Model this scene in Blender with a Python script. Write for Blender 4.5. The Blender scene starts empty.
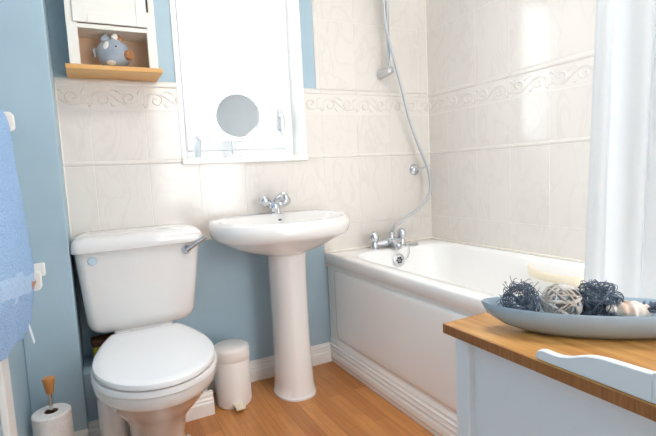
import bpy, bmesh, math, random
from mathutils import Vector, Matrix
PI = math.pi
C = bpy.context.scene.collection
random.seed(7)

# ---------------------------------------------------------------- materials
def hexlin(r, g, b):
    f = lambda c: (c/255/12.92) if c/255 <= .04045 else ((c/255+.055)/1.055)**2.4
    return (f(r), f(g), f(b), 1)
def mat(name, col, rough=.5, metal=0, spec=.5, coat=0, trans=0, sub=0):
    m = bpy.data.materials.new(name); m.use_nodes = True
    b = m.node_tree.nodes['Principled BSDF']
    b.inputs['Base Color'].default_value = col if len(col) == 4 else (*col, 1)
    b.inputs['Roughness'].default_value = rough
    b.inputs['Metallic'].default_value = metal
    b.inputs['Specular IOR Level'].default_value = spec
    b.inputs['Coat Weight'].default_value = coat
    b.inputs['Transmission Weight'].default_value = trans
    return m
def nd(m, t, **kw):
    n = m.node_tree.nodes.new(t)
    for k, v in kw.items():
        if k in n.inputs: n.inputs[k].default_value = v
        else: setattr(n, k, v)
    return n
def lk(m, a, b): m.node_tree.links.new(a, b)
def bsdf(m): return m.node_tree.nodes['Principled BSDF']
def noise_col(m, c1, c2, scale, detail=4, lo=.35, hi=.65, stretch=(1, 1, 1), bump=0, bdist=.002):
    tc = nd(m, 'ShaderNodeTexCoord'); mp = nd(m, 'ShaderNodeMapping')
    mp.inputs['Scale'].default_value = stretch
    n = nd(m, 'ShaderNodeTexNoise'); n.inputs['Scale'].default_value = scale; n.inputs['Detail'].default_value = detail
    r = nd(m, 'ShaderNodeValToRGB')
    r.color_ramp.elements[0].position = lo; r.color_ramp.elements[0].color = c1
    r.color_ramp.elements[1].position = hi; r.color_ramp.elements[1].color = c2
    lk(m, tc.outputs['Object'], mp.inputs['Vector']); lk(m, mp.outputs[0], n.inputs['Vector'])
    lk(m, n.outputs['Fac'], r.inputs[0]); lk(m, r.outputs[0], bsdf(m).inputs['Base Color'])
    if bump:
        b = nd(m, 'ShaderNodeBump'); b.inputs['Strength'].default_value = bump; b.inputs['Distance'].default_value = bdist
        lk(m, n.outputs['Fac'], b.inputs['Height']); lk(m, b.outputs[0], bsdf(m).inputs['Normal'])
    return m

M = {}
M['blue'] = noise_col(mat('blue_emulsion', hexlin(166, 202, 221), .6), hexlin(166, 190, 203), hexlin(171, 195, 208), 6, bump=.04)
M['white_ceil'] = mat('ceiling_white', hexlin(240, 240, 238), .8)
M['grout'] = mat('grout', hexlin(236, 231, 225), .8)
def tile_mat(name, base, vein, rough):
    m = mat(name, base, rough, coat=.12)
    bsdf(m).inputs['Coat Roughness'].default_value = .06
    tc = nd(m, 'ShaderNodeTexCoord'); g = nd(m, 'ShaderNodeNewGeometry')
    add = nd(m, 'ShaderNodeVectorMath', operation='MULTIPLY_ADD')
    lk(m, g.outputs['Random Per Island'], add.inputs[0]); add.inputs[1].default_value = (31, 17, 23)
    mp = nd(m, 'ShaderNodeMapping'); mp.inputs['Rotation'].default_value = (.5, .7, .5); mp.inputs['Scale'].default_value = (1, 1, .45)
    lk(m, tc.outputs['Object'], mp.inputs['Vector']); lk(m, mp.outputs[0], add.inputs[2])
    n = nd(m, 'ShaderNodeTexNoise'); n.inputs['Scale'].default_value = 9; n.inputs['Detail'].default_value = 5; n.inputs['Distortion'].default_value = 1.2
    lk(m, add.outputs[0], n.inputs['Vector'])
    s = nd(m, 'ShaderNodeMath', operation='SUBTRACT'); lk(m, n.outputs['Fac'], s.inputs[0]); s.inputs[1].default_value = .5
    a = nd(m, 'ShaderNodeMath', operation='ABSOLUTE'); lk(m, s.outputs[0], a.inputs[0])
    r = nd(m, 'ShaderNodeValToRGB'); r.color_ramp.elements[0].position = 0; r.color_ramp.elements[0].color = vein
    r.color_ramp.elements[1].position = .045; r.color_ramp.elements[1].color = base
    lk(m, a.outputs[0], r.inputs[0])
    n2 = nd(m, 'ShaderNodeTexNoise'); n2.inputs['Scale'].default_value = 4; lk(m, add.outputs[0], n2.inputs['Vector'])
    mx = nd(m, 'ShaderNodeMix', data_type='RGBA'); 
    lk(m, n2.outputs['Fac'], mx.inputs[0]); lk(m, r.outputs[0], mx.inputs[6]); mx.inputs[7].default_value = base
    lk(m, mx.outputs[2], bsdf(m).inputs['Base Color'])
    return m
M['tile'] = tile_mat('marbled_cream_tile', hexlin(229, 223, 216), hexlin(221, 213, 206), .12)
M['border'] = tile_mat('embossed_cream_tile', hexlin(231, 225, 218), hexlin(229, 222, 215), .11)
M['ceramic'] = mat('white_ceramic', hexlin(233, 230, 227), .12, coat=.5)
M['acrylic'] = mat('white_acrylic', hexlin(247, 246, 244), .16, coat=.3)
M['plastic'] = mat('white_plastic', hexlin(243, 243, 243), .22)
M['bin'] = mat('white_enamel', hexlin(236, 231, 226), .35)
M['cream'] = mat('cream_plastic', hexlin(240, 228, 205), .3)
M['chrome'] = mat('chrome', (.66, .68, .71), .09, metal=1)
M['steel'] = mat('dull_steel', (.62, .63, .65), .3, metal=1)
M['hose'] = mat('metallic_hose', (.56, .57, .59), .35, metal=.8)
M['dark'] = mat('dark_hole', (.02, .02, .022), .6)
M['black'] = mat('black_plastic', (.025, .027, .03), .4)
M['paint'] = mat('white_gloss_paint', hexlin(242, 240, 236), .35)
M['cabpaint'] = mat('cabinet_white_paint', hexlin(240, 236, 228), .45)
M['greypaint'] = mat('washstand_white_paint', hexlin(233, 236, 240), .4)
M['upvc'] = mat('window_upvc', hexlin(248, 250, 252), .3)
def wood(name, c1, c2, axis_scale, scale=14, rough=.4):
    m = noise_col(mat(name, c1, rough), c1, c2, scale, 6, .3, .7, axis_scale, bump=.08)
    return m
M['pine'] = wood('oiled_shelf_wood', hexlin(214, 158, 88), hexlin(234, 184, 116), (1, 12, 12), 5)
M['oak'] = wood('oak_top', hexlin(186, 126, 64), hexlin(216, 164, 98), (9, 1.2, 9), 8, .38)
M['oakedge'] = wood('oak_dark_edge', hexlin(140, 84, 40), hexlin(172, 110, 58), (6, 40, 3), 6, .45)
M['knobwood'] = wood('beech_knob', hexlin(190, 122, 64), hexlin(212, 148, 88), (8, 8, 1), 12)
M['dowel'] = wood('dark_dowel', hexlin(150, 92, 52), hexlin(170, 108, 64), (8, 1, 8), 12)
def floor_mat():
    m = mat('oak_laminate', hexlin(190, 130, 76), .33)
    tc = nd(m, 'ShaderNodeTexCoord'); mp = nd(m, 'ShaderNodeMapping'); mp.inputs['Rotation'].default_value = (0, 0, PI/2); mp.inputs['Location'].default_value = (.03, .02, 0)
    lk(m, tc.outputs['Object'], mp.inputs['Vector'])
    br = nd(m, 'ShaderNodeTexBrick'); br.offset = .37
    for k, v in (('Scale', 1), ('Brick Width', .42), ('Row Height', .066), ('Mortar Size', .0007), ('Mortar Smooth', .2), ('Bias', 0)): br.inputs[k].default_value = v
    br.inputs['Color1'].default_value = hexlin(178, 112, 56); br.inputs['Color2'].default_value = hexlin(212, 146, 84); br.inputs['Mortar'].default_value = hexlin(150, 92, 46)
    lk(m, mp.outputs[0], br.inputs['Vector'])
    mp2 = nd(m, 'ShaderNodeMapping'); mp2.inputs['Scale'].default_value = (2.2, 38, 1); lk(m, mp.outputs[0], mp2.inputs['Vector'])
    n = nd(m, 'ShaderNodeTexNoise'); n.inputs['Scale'].default_value = 2.2; n.inputs['Detail'].default_value = 6; n.inputs['Distortion'].default_value = .6
    lk(m, mp2.outputs[0], n.inputs['Vector'])
    r = nd(m, 'ShaderNodeValToRGB'); r.color_ramp.elements[0].position = .3; r.color_ramp.elements[0].color = (.74, .68, .62, 1); r.color_ramp.elements[1].position = .62; r.color_ramp.elements[1].color = (1, 1, 1, 1)
    lk(m, n.outputs['Fac'], r.inputs[0])
    mx = nd(m, 'ShaderNodeMix', data_type='RGBA', blend_type='MULTIPLY'); mx.inputs[0].default_value = .8
    lk(m, br.outputs['Color'], mx.inputs[6]); lk(m, r.outputs[0], mx.inputs[7]); lk(m, mx.outputs[2], bsdf(m).inputs['Base Color'])
    return m
M['floor'] = floor_mat()
def towel_mat(name, c1, c2):
    return noise_col(mat(name, c1, .95, spec=.1), c1, c2, 260, 3, .3, .7, bump=.9, bdist=.004)
M['towel'] = towel_mat('blue_terry', hexlin(138, 172, 212), hexlin(168, 198, 232))
M['towelband'] = towel_mat('blue_towel_band', hexlin(166, 196, 228), hexlin(182, 208, 236))
M['tag'] = mat('white_cloth_tag', hexlin(226, 234, 244), .8)
M['paper'] = noise_col(mat('tissue_paper', hexlin(244, 240, 238), .95, spec=.1), hexlin(238, 233, 230), hexlin(246, 243, 241), 90, bump=.3)
M['card'] = mat('cardboard_core', hexlin(140, 104, 80), .9)
M['bowl'] = mat('grey_blue_glaze', hexlin(158, 176, 190), .25, coat=.1)
M['twigdark'] = mat('dark_slate_twig', hexlin(84, 96, 112), .7)
M['twigpale'] = noise_col(mat('pale_twig', hexlin(178, 168, 158), .75), hexlin(168, 156, 146), hexlin(216, 211, 206), 40)
M['shell'] = noise_col(mat('sea_shell', hexlin(240, 230, 220), .4), hexlin(206, 160, 130), hexlin(228, 218, 206), 34, lo=.38, hi=.55)
M['pig'] = noise_col(mat('blue_grey_pottery', hexlin(140, 160, 180), .45), hexlin(146, 156, 168), hexlin(166, 174, 184), 14, bump=.05)
M['pigwhite'] = mat('pottery_white', hexlin(238, 230, 220), .45)
M['pigbrown'] = mat('pottery_brown', hexlin(172, 118, 76), .5)
M['sponge'] = noise_col(mat('yellow_sponge', hexlin(205, 185, 40), .95), hexlin(200, 180, 40), hexlin(226, 208, 70), 120, bump=.5)
M['scour'] = noise_col(mat('brown_scourer', hexlin(110, 64, 40), .95), hexlin(84, 50, 34), hexlin(134, 84, 52), 150, bump=.6)
M['mirrorglass'] = mat('mirror_glass', (.84, .85, .86), .07, metal=1)
M['aqua'] = mat('pale_blue_bottle', hexlin(232, 243, 250), .15, trans=.6)
M['sealant'] = mat('sealant', hexlin(244, 238, 228), .4)
def glass_mat():
    m = bpy.data.materials.new('window_glass'); m.use_nodes = True
    nt = m.node_tree; nt.nodes.clear()
    o = nt.nodes.new('ShaderNodeOutputMaterial'); t = nt.nodes.new('ShaderNodeBsdfTransparent'); g = nt.nodes.new('ShaderNodeBsdfGlossy')
    t.inputs[0].default_value = (.96, .98, 1, 1); g.inputs['Roughness'].default_value = .05
    x = nt.nodes.new('ShaderNodeMixShader'); x.inputs[0].default_value = .06
    nt.links.new(t.outputs[0], x.inputs[1]); nt.links.new(g.outputs[0], x.inputs[2]); nt.links.new(x.outputs[0], o.inputs[0])
    return m
M['glass'] = glass_mat()
def curtain_mat():
    m = bpy.data.materials.new('frosted_curtain_vinyl'); m.use_nodes = True
    nt = m.node_tree; b = bsdf(m)
    b.inputs['Roughness'].default_value = .22
    tc = nd(m, 'ShaderNodeTexCoord')
    v = nd(m, 'ShaderNodeTexVoronoi'); v.inputs['Scale'].default_value = 26; v.inputs['Randomness'].default_value = .75
    lk(m, tc.outputs['UV'], v.inputs['Vector'])
    r = nd(m, 'ShaderNodeValToRGB'); r.color_ramp.elements[0].position = .30; r.color_ramp.elements[0].color = hexlin(248, 250, 252)
    r.color_ramp.elements[1].position = .36; r.color_ramp.elements[1].color = hexlin(243, 248, 252)
    lk(m, v.outputs['Distance'], r.inputs[0]); lk(m, r.outputs[0], b.inputs['Base Color'])
    tr = nd(m, 'ShaderNodeBsdfTranslucent'); tr.inputs[0].default_value = hexlin(248, 250, 252)
    tp = nd(m, 'ShaderNodeBsdfTransparent')
    x = nd(m, 'ShaderNodeMixShader'); x.inputs[0].default_value = .55
    x2 = nd(m, 'ShaderNodeMixShader'); x2.inputs[0].default_value = .30
    o = nt.nodes['Material Output']
    lk(m, b.outputs[0], x.inputs[1]); lk(m, tr.outputs[0], x.inputs[2]); lk(m, x.outputs[0], x2.inputs[1]); lk(m, tp.outputs[0], x2.inputs[2]); lk(m, x2.outputs[0], o.inputs[0])
    return m
M['curtain'] = curtain_mat()

# ---------------------------------------------------------------- helpers
def obj(name, bm, m, parent=None, smooth=True, bevel=0, seg=2, subsurf=0, angle=40):
    me = bpy.data.meshes.new(name)
    bmesh.ops.recalc_face_normals(bm, faces=bm.faces)
    bm.to_mesh(me); bm.free()
    o = bpy.data.objects.new(name, me); C.objects.link(o)
    me.materials.append(M[m] if isinstance(m, str) else m)
    if smooth:
        me.polygons.foreach_set('use_smooth', [True]*len(me.polygons))
        try: me.set_sharp_from_angle(angle=math.radians(angle))
        except Exception: pass
    if bevel:
        b = o.modifiers.new('bev', 'BEVEL'); b.width = bevel; b.segments = seg; b.limit_method = 'ANGLE'; b.angle_limit = math.radians(35)
        b.harden_normals = False
    if subsurf:
        s = o.modifiers.new('sub', 'SUBSURF'); s.levels = subsurf; s.render_levels = subsurf
    if parent is not None:
        o.parent = parent
        o.matrix_parent_inverse = parent.matrix_basis.inverted()
    return o
def tag(o, label, cat, group=None, kind=None):
    o['label'] = label; o['category'] = cat
    if group: o['group'] = group
    if kind: o['kind'] = kind
    return o
def thing(name, label, cat, loc, group=None):
    o = bpy.data.objects.new(name, None); o.empty_display_size = .05; C.objects.link(o); o.location = loc
    return tag(o, label, cat, group)
def struct(o, label=None, cat=None):
    o['kind'] = 'structure'
    if label: o['label'] = label; o['category'] = cat
    return o
def box(bm, x0, x1, y0, y1, z0, z1):
    vs = [bm.verts.new(p) for p in ((x0,y0,z0),(x1,y0,z0),(x1,y1,z0),(x0,y1,z0),(x0,y0,z1),(x1,y0,z1),(x1,y1,z1),(x0,y1,z1))]
    for f in ((3,2,1,0),(4,5,6,7),(0,1,5,4),(1,2,6,5),(2,3,7,6),(3,0,4,7)): bm.faces.new([vs[i] for i in f])
    return bm
def bbox(*a): return box(bmesh.new(), *a)
def loft(bm, rings, cap0=True, cap1=True, closed=True):
    R = [[bm.verts.new(p) for p in r] for r in rings]
    n = len(R[0])
    for a, b in zip(R, R[1:]):
        for i in range(n if closed else n-1):
            j = (i+1) % n
            bm.faces.new((a[i], a[j], b[j], b[i]))
    if cap0: bm.faces.new(R[0][::-1])
    if cap1: bm.faces.new(R[-1])
    return R
def lathe(bm, prof, cx=0, cy=0, n=32, axis='z', cap0=True, cap1=True, cz=0):
    rings = []
    for r, h in prof:
        ring = []
        for i in range(n):
            a = 2*PI*i/n; u, v = r*math.cos(a), r*math.sin(a)
            ring.append((cx+u, cy+v, cz+h) if axis == 'z' else ((cx+u, cy+h, cz+v) if axis == 'y' else (cx+h, cy+u, cz+v)))
        rings.append(ring)
    loft(bm, rings, cap0, cap1); return bm
def lathe_dir(bm, prof, origin, direction, n=24):
    d = Vector(direction).normalized(); u = d.orthogonal().normalized(); w = d.cross(u); o = Vector(origin)
    loft(bm, [[o + d*h + (u*math.cos(2*PI*i/n) + w*math.sin(2*PI*i/n))*r for i in range(n)] for r, h in prof]); return bm
def smooth_path(pts, sub=8):
    P = [Vector(p) for p in pts]; out = []
    for i in range(len(P)-1):
        p0 = P[max(i-1, 0)]; p1 = P[i]; p2 = P[i+1]; p3 = P[min(i+2, len(P)-1)]
        for k in range(sub):
            t = k/sub
            out.append(.5*((2*p1) + (p2-p0)*t + (2*p0-5*p1+4*p2-p3)*t*t + (-p0+3*p1-3*p2+p3)*t**3))
    out.append(P[-1]); return out
def tube(bm, pts, r, n=10, caps=True):
    P = [Vector(p) for p in pts]; rings = []; up = None
    for i, p in enumerate(P):
        t = (P[min(i+1, len(P)-1)] - P[max(i-1, 0)])
        if t.length < 1e-9: t = Vector((0, 0, 1))
        t.normalize()
        if up is None: up = t.orthogonal().normalized()
        up = (up - t*up.dot(t))
        if up.length < 1e-6: up = t.orthogonal()
        up.normalize(); w = t.cross(up)
        rr = r(i/(len(P)-1)) if callable(r) else r
        rings.append([p + (up*math.cos(2*PI*k/n) + w*math.sin(2*PI*k/n))*rr for k in range(n)])
    loft(bm, rings, caps, caps); return bm
def rrect(x0, x1, y0, y1, r, z, n=8):
    out = []
    for cx, cy, a0 in ((x1-r, y1-r, 0), (x0+r, y1-r, PI/2), (x0+r, y0+r, PI), (x1-r, y0+r, 1.5*PI)):
        for k in range(n+1):
            a = a0 + PI/2*k/n; out.append((cx+r*math.cos(a), cy+r*math.sin(a), z))
    return out
def ellipsoid(bm, c, r, u=24, v=16, rot=None):
    m = Matrix.Translation(c) @ (rot.to_4x4() if rot else Matrix()) @ Matrix.Diagonal((*r, 1))
    bmesh.ops.create_uvsphere(bm, u_segments=u, v_segments=v, radius=1, matrix=m); return bm
def prism_y(bm, prof, y0, y1):     # profile in (x, z) swept along Y
    loft(bm, [[(x, y0, z) for x, z in prof], [(x, y1, z) for x, z in prof]]); return bm
def prism_x(bm, prof, x0, x1):     # profile in (y, z) swept along X
    loft(bm, [[(x0, y, z) for y, z in prof], [(x1, y, z) for y, z in prof]]); return bm

# ---------------------------------------------------------------- room dimensions (metres, camera over the origin)
YB = 2.05; XR = 1.7246; XL = -.243; XP = -.079; YP = 1.815; ZC = 2.42; YF = -.60
WL, WR, WB, WT = .369, .960, 1.053, 2.12
TW = .2044; TH = .0065
# ---------------------------------------------------------------- structure
fl = struct(obj('floor', bbox(XL-.1, XR+.1, YF, YB+.1, -.05, 0), 'floor'), 'warm oak laminate floor laid in narrow strips', 'floor')
struct(obj('ceiling', bbox(XL-.1, XR+.1, YF, YB+.25, ZC, ZC+.06), 'white_ceil'), 'plain white ceiling', 'ceiling')
bm = bmesh.new(); yb = YB+TH
bmf = bmesh.new(); box(bmf, XL-.12, .62, YF-.1, YF, 0, ZC); box(bmf, 1.45, XR+.12, YF-.1, YF, 0, ZC); box(bmf, .62, 1.45, YF-.1, YF, 2.02, ZC)  # unseen doorway gap, added to let sky light fill the room
struct(obj('wall_front', bmf, mat('front_wall_paint', hexlin(232, 236, 238), .7), smooth=False), 'pale wall behind the camera with an unseen opening added for fill light', 'wall')
box(bm, XL-.1, WL, yb, yb+.2, 0, ZC); box(bm, WR, XR+.1, yb, yb+.2, 0, ZC); box(bm, WL, WR, yb, yb+.2, 0, WB); box(bm, WL, WR, yb, yb+.2, WT, ZC)
wall_back = struct(obj('wall_back', bm, 'blue', smooth=False), 'pale blue back wall half tiled in cream marbled tiles', 'wall')
wall_right = struct(obj('wall_right', bbox(XR+TH, XR+.12, YF, YB+.2, 0, ZC), 'blue', smooth=False), 'cream tiled wall along the bath', 'wall')
struct(obj('wall_left', bbox(XL-.12, XL, YF, YB+.1, 0, ZC), 'blue', smooth=False), 'pale blue wall on the towel side', 'wall')
struct(obj('wall_partition', bbox(XL, XP, YP, yb, 0, ZC), 'blue', smooth=False, bevel=.004), 'narrow pale blue wall projection beside the cistern', 'wall')
# ledge behind the toilet
struct(obj('wall_ledge', bbox(XP, .363, 1.862, yb, 0, .283), 'blue', smooth=False, bevel=.004), 'low blue boxed-in ledge behind the toilet', 'wall')

# tiles: bevelled blocks; a map turns (u along wall, v up, h proud) into the room
mapB = lambda u, v, h: (u, yb-h, v)
mapR = lambda u, v, h: (XR+TH-h, u, v)
def add_tile(bm, mp, u0, u1, v0, v1, g=.0009, b=.0009, h=TH):
    if u1-u0 < .006 or v1-v0 < .006: return
    u0 += g; u1 -= g; v0 += g; v1 -= g
    R = []
    for i, hh in ((0, 0), (0, h-.0012), (b, h)):
        R.append([mp(u0+i, v0+i, hh), mp(u1-i, v0+i, hh), mp(u1-i, v1-i, hh), mp(u0+i, v1-i, hh)])
    loft(bm, R, False, True)
def pencil(bm, mp, u0, u1, v0, v1, h=.0115, step=TW, off=0):
    # half round strip cut into tiles of the same length
    cuts = [u0] + [off+k*step for k in range(-20, 30) if u0+.004 < off+k*step < u1-.004] + [u1]
    vm, vr = (v0+v1)/2, (v1-v0)/2-.0008
    prof = [(vm-vr, 0)] + [(vm-vr*math.cos(PI*k/8), TH*.6+(h-TH*.6)*math.sin(PI*k/8)) for k in range(9)] + [(vm+vr, 0)]
    for a, b in zip(cuts, cuts[1:]):
        loft(bm, [[mp(a+.0008, v, hh) for v, hh in prof], [mp(b-.0008, v, hh) for v, hh in prof]])
GX = .0273
RY = YB-.1514                     # right wall grout positions: RY - k*TW
xs_all = [GX+k*TW for k in range(-2, 10)]
ys_all = sorted([RY+TW] + [RY-k*TW for k in range(0, 12)])
rows_low = [(.7009, 1.043), (1.063, 1.2632)]
rows_high = [(1.3837, 1.717), (1.717, 2.05), (2.05, 2.383), (2.383, ZC)]
bmt = bmesh.new(); bmg = bmesh.new()
XT = 1.030
xlo = XP
for v0, v1 in rows_low:
    for a, b in zip(xs_all, xs_all[1:]):
        a, b = max(a, xlo), min(b, XR)
        if b-a < .004: continue
        if v1 > WB+.03:               # beside the window
            if a < WL: add_tile(bmt, mapB, a, min(b, WL), v0, v1)
            if b > WR: add_tile(bmt, mapB, max(a, WR), b, v0, v1)
        else: add_tile(bmt, mapB, a, b, v0, v1)
cols_r = [XT] + [x for x in xs_all if x > XT+.01] + [XR]
cols_r = sorted(set(min(x, XR) for x in cols_r))
for v0, v1 in rows_high:
    for a, b in zip(cols_r, cols_r[1:]): add_tile(bmt, mapB, a, b, v0, v1)
for a, b in zip(cols_r, cols_r[1:]): add_tile(bmt, mapB, a, b, .5, .7009)
for v0, v1 in rows_low + rows_high + [(.5, .7009)]:
    for a, b in zip(ys_all, ys_all[1:]):
        a, b = max(a, YF), min(b, YB)
        add_tile(bmt, mapR, a, b, v0, v1)
# grout bed behind the tiles
hg = TH-.0009
for a, b, v0, v1 in ((xlo, WL, .7009, 1.3837), (WR, XR+TH-.001, .7009, 1.3837), (WL, WR, .7009, 1.045), (XT, XR+TH-.001, 1.38, ZC), (XT, XR+TH-.001, .5, .702)):
    box(bmg, a, b, yb-hg, yb+.0005, v0, v1)
box(bmg, XR+TH-hg, XR+TH+.0005, YF, YB+.004, .5, ZC)
struct(obj('wall_tiling', bmt, 'tile', wall_back, smooth=False))
struct(obj('grout_bed', bmg, 'grout', wall_back, smooth=False))
bmc = bmesh.new(); box(bmc, XR-.004, XR+.004, YB-.004, YB+.004, .57, ZC)      # white sealant bead in the tiled corner
box(bmc, XP-.0015, XP+.005, YB-.003, YB+.006, .70, 1.3837)
struct(obj('sealant_bead', bmc, 'sealant', wall_back))
# embossed border and pencil strips
bmb = bmesh.new(); bmp = bmesh.new()
spansB = [(xlo, WL), (WR, XR)]; V0, V1 = 1.2632, 1.357
for s0, s1 in spansB:
    for a, b in zip(xs_all, xs_all[1:]):
        a, b = max(a, s0), min(b, s1)
        if b > a: add_tile(bmb, mapB, a, b, V0, V1)
    pencil(bmp, mapB, s0, s1, 1.357, 1.3837, off=GX)
for a, b in zip(ys_all, ys_all[1:]): add_tile(bmb, mapR, max(a, YF), min(b, YB), V0, V1)
pencil(bmp, mapR, YF, YB, 1.357, 1.3837, off=RY)
for s0, s1 in ((xlo, WL-.004), (WR+.004, XR)): pencil(bmp, mapB, s0, s1, 1.043, 1.063, h=.0105, off=GX)
pencil(bmp, mapR, YF, YB, 1.043, 1.063, h=.0105, off=RY)
struct(obj('trim_1', bmp, 'border'), 'rounded cream pencil tiles edging the tiled border', 'tile trim')
def relief(bm, mp, pts, w, h):
    n = len(pts); rings = []
    for i, (u, v) in enumerate(pts):
        a = pts[max(i-1, 0)]; b = pts[min(i+1, n-1)]
        du, dv = b[0]-a[0], b[1]-a[1]; l = math.hypot(du, dv) or 1; nu, nv = -dv/l, du/l
        t = i/(n-1); ww = w*(.35+.65*min(1, 6*t, 6*(1-t))); hh = h*(.3+.7*min(1, 6*t, 6*(1-t)))
        rings.append([mp(u+nu*ww*s, v+nv*ww*s, TH-.0008+hh*q) for s, q in ((-1, 0), (-.75, .55), (-.3, .95), (.3, .95), (.75, .55), (1, 0))])
    loft(bm, rings, True, True)
def scroll(bm, mp, u, lim):
    vc = (V0+V1)/2; L = TW
    ok = lambda P: [p for p in P if lim[0]+.003 < p[0] < lim[1]-.003]
    def add(P, w, h):
        P = ok(P)
        if len(P) > 4: relief(bm, mp, P, w, h)
    add([(u+L*t/28, vc+.026*math.sin(2*PI*t/28)) for t in range(29)], .0044, .0048)
    for s, cu in ((1, .25), (-1, .75)):
        c = (u+L*cu, vc-s*.004); P = []
        for k in range(40):
            t = k/39; r = .029*(1-t)+.004; a = PI*.92 + t*2*PI*1.45
            P.append((c[0]+s*r*math.cos(a)*1.05, c[1]+s*r*math.sin(a)*-1*.95))
        add(P, .0042, .0052)
        for q in (-1, 1):                   # leaf pairs
            b0 = (u+L*cu+q*.03, vc-s*.014); P = [(b0[0]+q*.020*t/8, b0[1]-s*(.016*math.sin(PI*t/10))) for t in range(9)]
            add(P, .0055, .0044)
        P = [(u+L*cu+.045+.012*math.cos(a), vc+s*.026+.008*math.sin(a)) for a in [PI*k/8 for k in range(9)]]
        add(P, .003, .004)
    for k in (0.02, .98):
        pass
for s0, s1 in spansB:
    for k in range(-2, 9):
        u = GX+k*TW
        if u+TW > s0 and u < s1: scroll(bmb, mapB, u, (s0, s1))
for k in range(-2, 11):
    u = RY-k*TW
    if u < YB: scroll(bmb, mapR, u, (YF, YB))
struct(obj('trim_2', bmb, 'border', angle=42), 'cream tile border embossed with scrolling leaves', 'tile border')

# skirting
def skirt_prof(y):   # (y, z) facing -Y, standing off y
    return [(y, 0), (y-.018, 0), (y-.018, .052), (y-.014, .058), (y-.014, .066), (y-.010, .072), (y-.010, .084), (y-.005, .090), (y-.004, .098), (y, .098)]
bm = bmesh.new(); prism_x(bm, skirt_prof(yb), .365, 1.035); struct(obj('baseboard_back', bm, 'paint', angle=20), 'white moulded skirting board under the basin', 'skirting board')
bm = bmesh.new(); prism_x(bm, skirt_prof(1.862), XP, .381); struct(obj('baseboard_ledge', bm, 'paint', angle=20), 'white moulded skirting board along the ledge behind the toilet', 'skirting board')
bm = bmesh.new(); prism_x(bm, skirt_prof(YP), XL, XP); struct(obj('baseboard_partition', bm, 'paint', angle=20), 'short white skirting board below the narrow wall', 'skirting board')
bm = bmesh.new(); loft(bm, [[(XL-(y), yy, z) for y, z in [(-a, b) for a, b in [(0, 0), (.018, 0), (.018, .06), (.010, .08), (.004, .098), (0, .098)]]] for yy in (1.42, YP)])
struct(obj('baseboard_left', bm, 'paint', angle=20), 'white skirting board beneath the towel', 'skirting board')
bm = bbox(XL, XL+.018, 1.33, 1.42, 0, 2.1)
struct(obj('trim_3', bm, 'paint', bevel=.004), 'white upright door casing below the towel', 'door casing')

# window
yr = yb+.2
win = obj('window_1', bmesh.new(), 'upvc'); struct(win, 'bright window with white frame above the basin', 'window')
def frame_bm(x0, x1, z0, z1, w, y0, y1):
    bm = bmesh.new()
    box(bm, x0, x0+w, y0, y1, z0, z1); box(bm, x1-w, x1, y0, y1, z0, z1); box(bm, x0+w, x1-w, y0, y1, z0, z0+w); box(bm, x0+w, x1-w, y0, y1, z1-w, z1); return bm
struct(obj('window_frame', frame_bm(WL-.005, WR+.005, WB-.004, WT+.005, .055, yr-.06, yr), 'upvc', win, bevel=.006))
struct(obj('window_sash', frame_bm(WL+.052, WR-.052, WB+.051, WT-.052, .048, yr-.075, yr-.015), 'upvc', win, bevel=.008))
struct(obj('window_pane', bbox(WL+.095, WR-.095, yr-.035, yr-.029, WB+.095, WT-.095), 'glass', win))
bm = bmesh.new()
box(bm, WL-.001, WL+.006, YB-.002, yr-.055, WB, WT); box(bm, WR-.006, WR+.001, YB-.002, yr-.055, WB, WT); box(bm, WL, WR, YB-.002, yr-.055, WT-.006, WT)
struct(obj('window_reveal', bm, 'paint', win))
struct(obj('window_sill', bbox(WL-.003, WR+.003, YB-.014, yr-.055, 1.037, WB+.012), 'paint', win, bevel=.003))
bm = bmesh.new(); box(bm, WR-.089, WR-.065, yr-.085, yr-.074, 1.20, 1.30); tube(bm, [(WR-.077, yr-.085, 1.265), (WR-.077, yr-.115, 1.262), (WR-.077, yr-.118, 1.18)], .008)
struct(obj('window_handle', bm, 'steel', win))

# ---------------------------------------------------------------- toilet
tx = .142
wc = thing('toilet', 'white close coupled toilet with lid down beneath the wall cabinet', 'toilet', (tx, 1.7, 0))
def seat_out(z, hw, yf, yk, hk, n=40, dx=0):
    # egg outline: front tip yf, back yk (flat, half width hk), widest half width hw
    out = []
    ym = yf + (yk-yf)*.46
    for i in range(n):                      # front half ellipse then taper to the back
        a = PI*i/(n-1)                      # 0 .. pi : right to left around the front
        out.append((tx+dx+hw*math.cos(a), ym-(ym-yf)*math.sin(a), z))
    m = 10
    side = []
    for i in range(1, m+1):
        t = i/m; w = hk+(hw-hk)*(math.cos(t*PI/2)**.9 if t < 1 else 0); side.append((w, ym+(yk-ym)*t))
    for w, y in side: out.append((tx+dx-w, y, z))
    for w, y in reversed(side): out.append((tx+dx+w, y, z))
    return out
def shrink(r, f, z, c=None):
    cx = tx; cy = c if c is not None else sum(p[1] for p in r)/len(r)
    return [(cx+(p[0]-cx)*f, cy+(p[1]-cy)*f, z) for p in r]
YT, YK = 1.275, 1.815
bm = bmesh.new()
rim = lambda z, hw, yf, yk=1.81, hk=.10: seat_out(z, hw, yf, yk, hk)
rings = [rim(0, .098, 1.50, 1.845, .098), rim(.02, .096, 1.505, 1.845, .096), rim(.10, .088, 1.515, 1.845, .09), rim(.19, .10, 1.475, 1.845, .09), rim(.26, .136, 1.39, 1.85, .095),
         rim(.31, .164, 1.335, 1.85, .10), rim(.338, .177, 1.308, 1.85, .105), rim(.346, .184, 1.296, 1.85, .108), rim(.372, .187, 1.290, 1.85, .11), rim(.386, .184, 1.293, 1.85, .108)]
loft(bm, rings)
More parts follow.
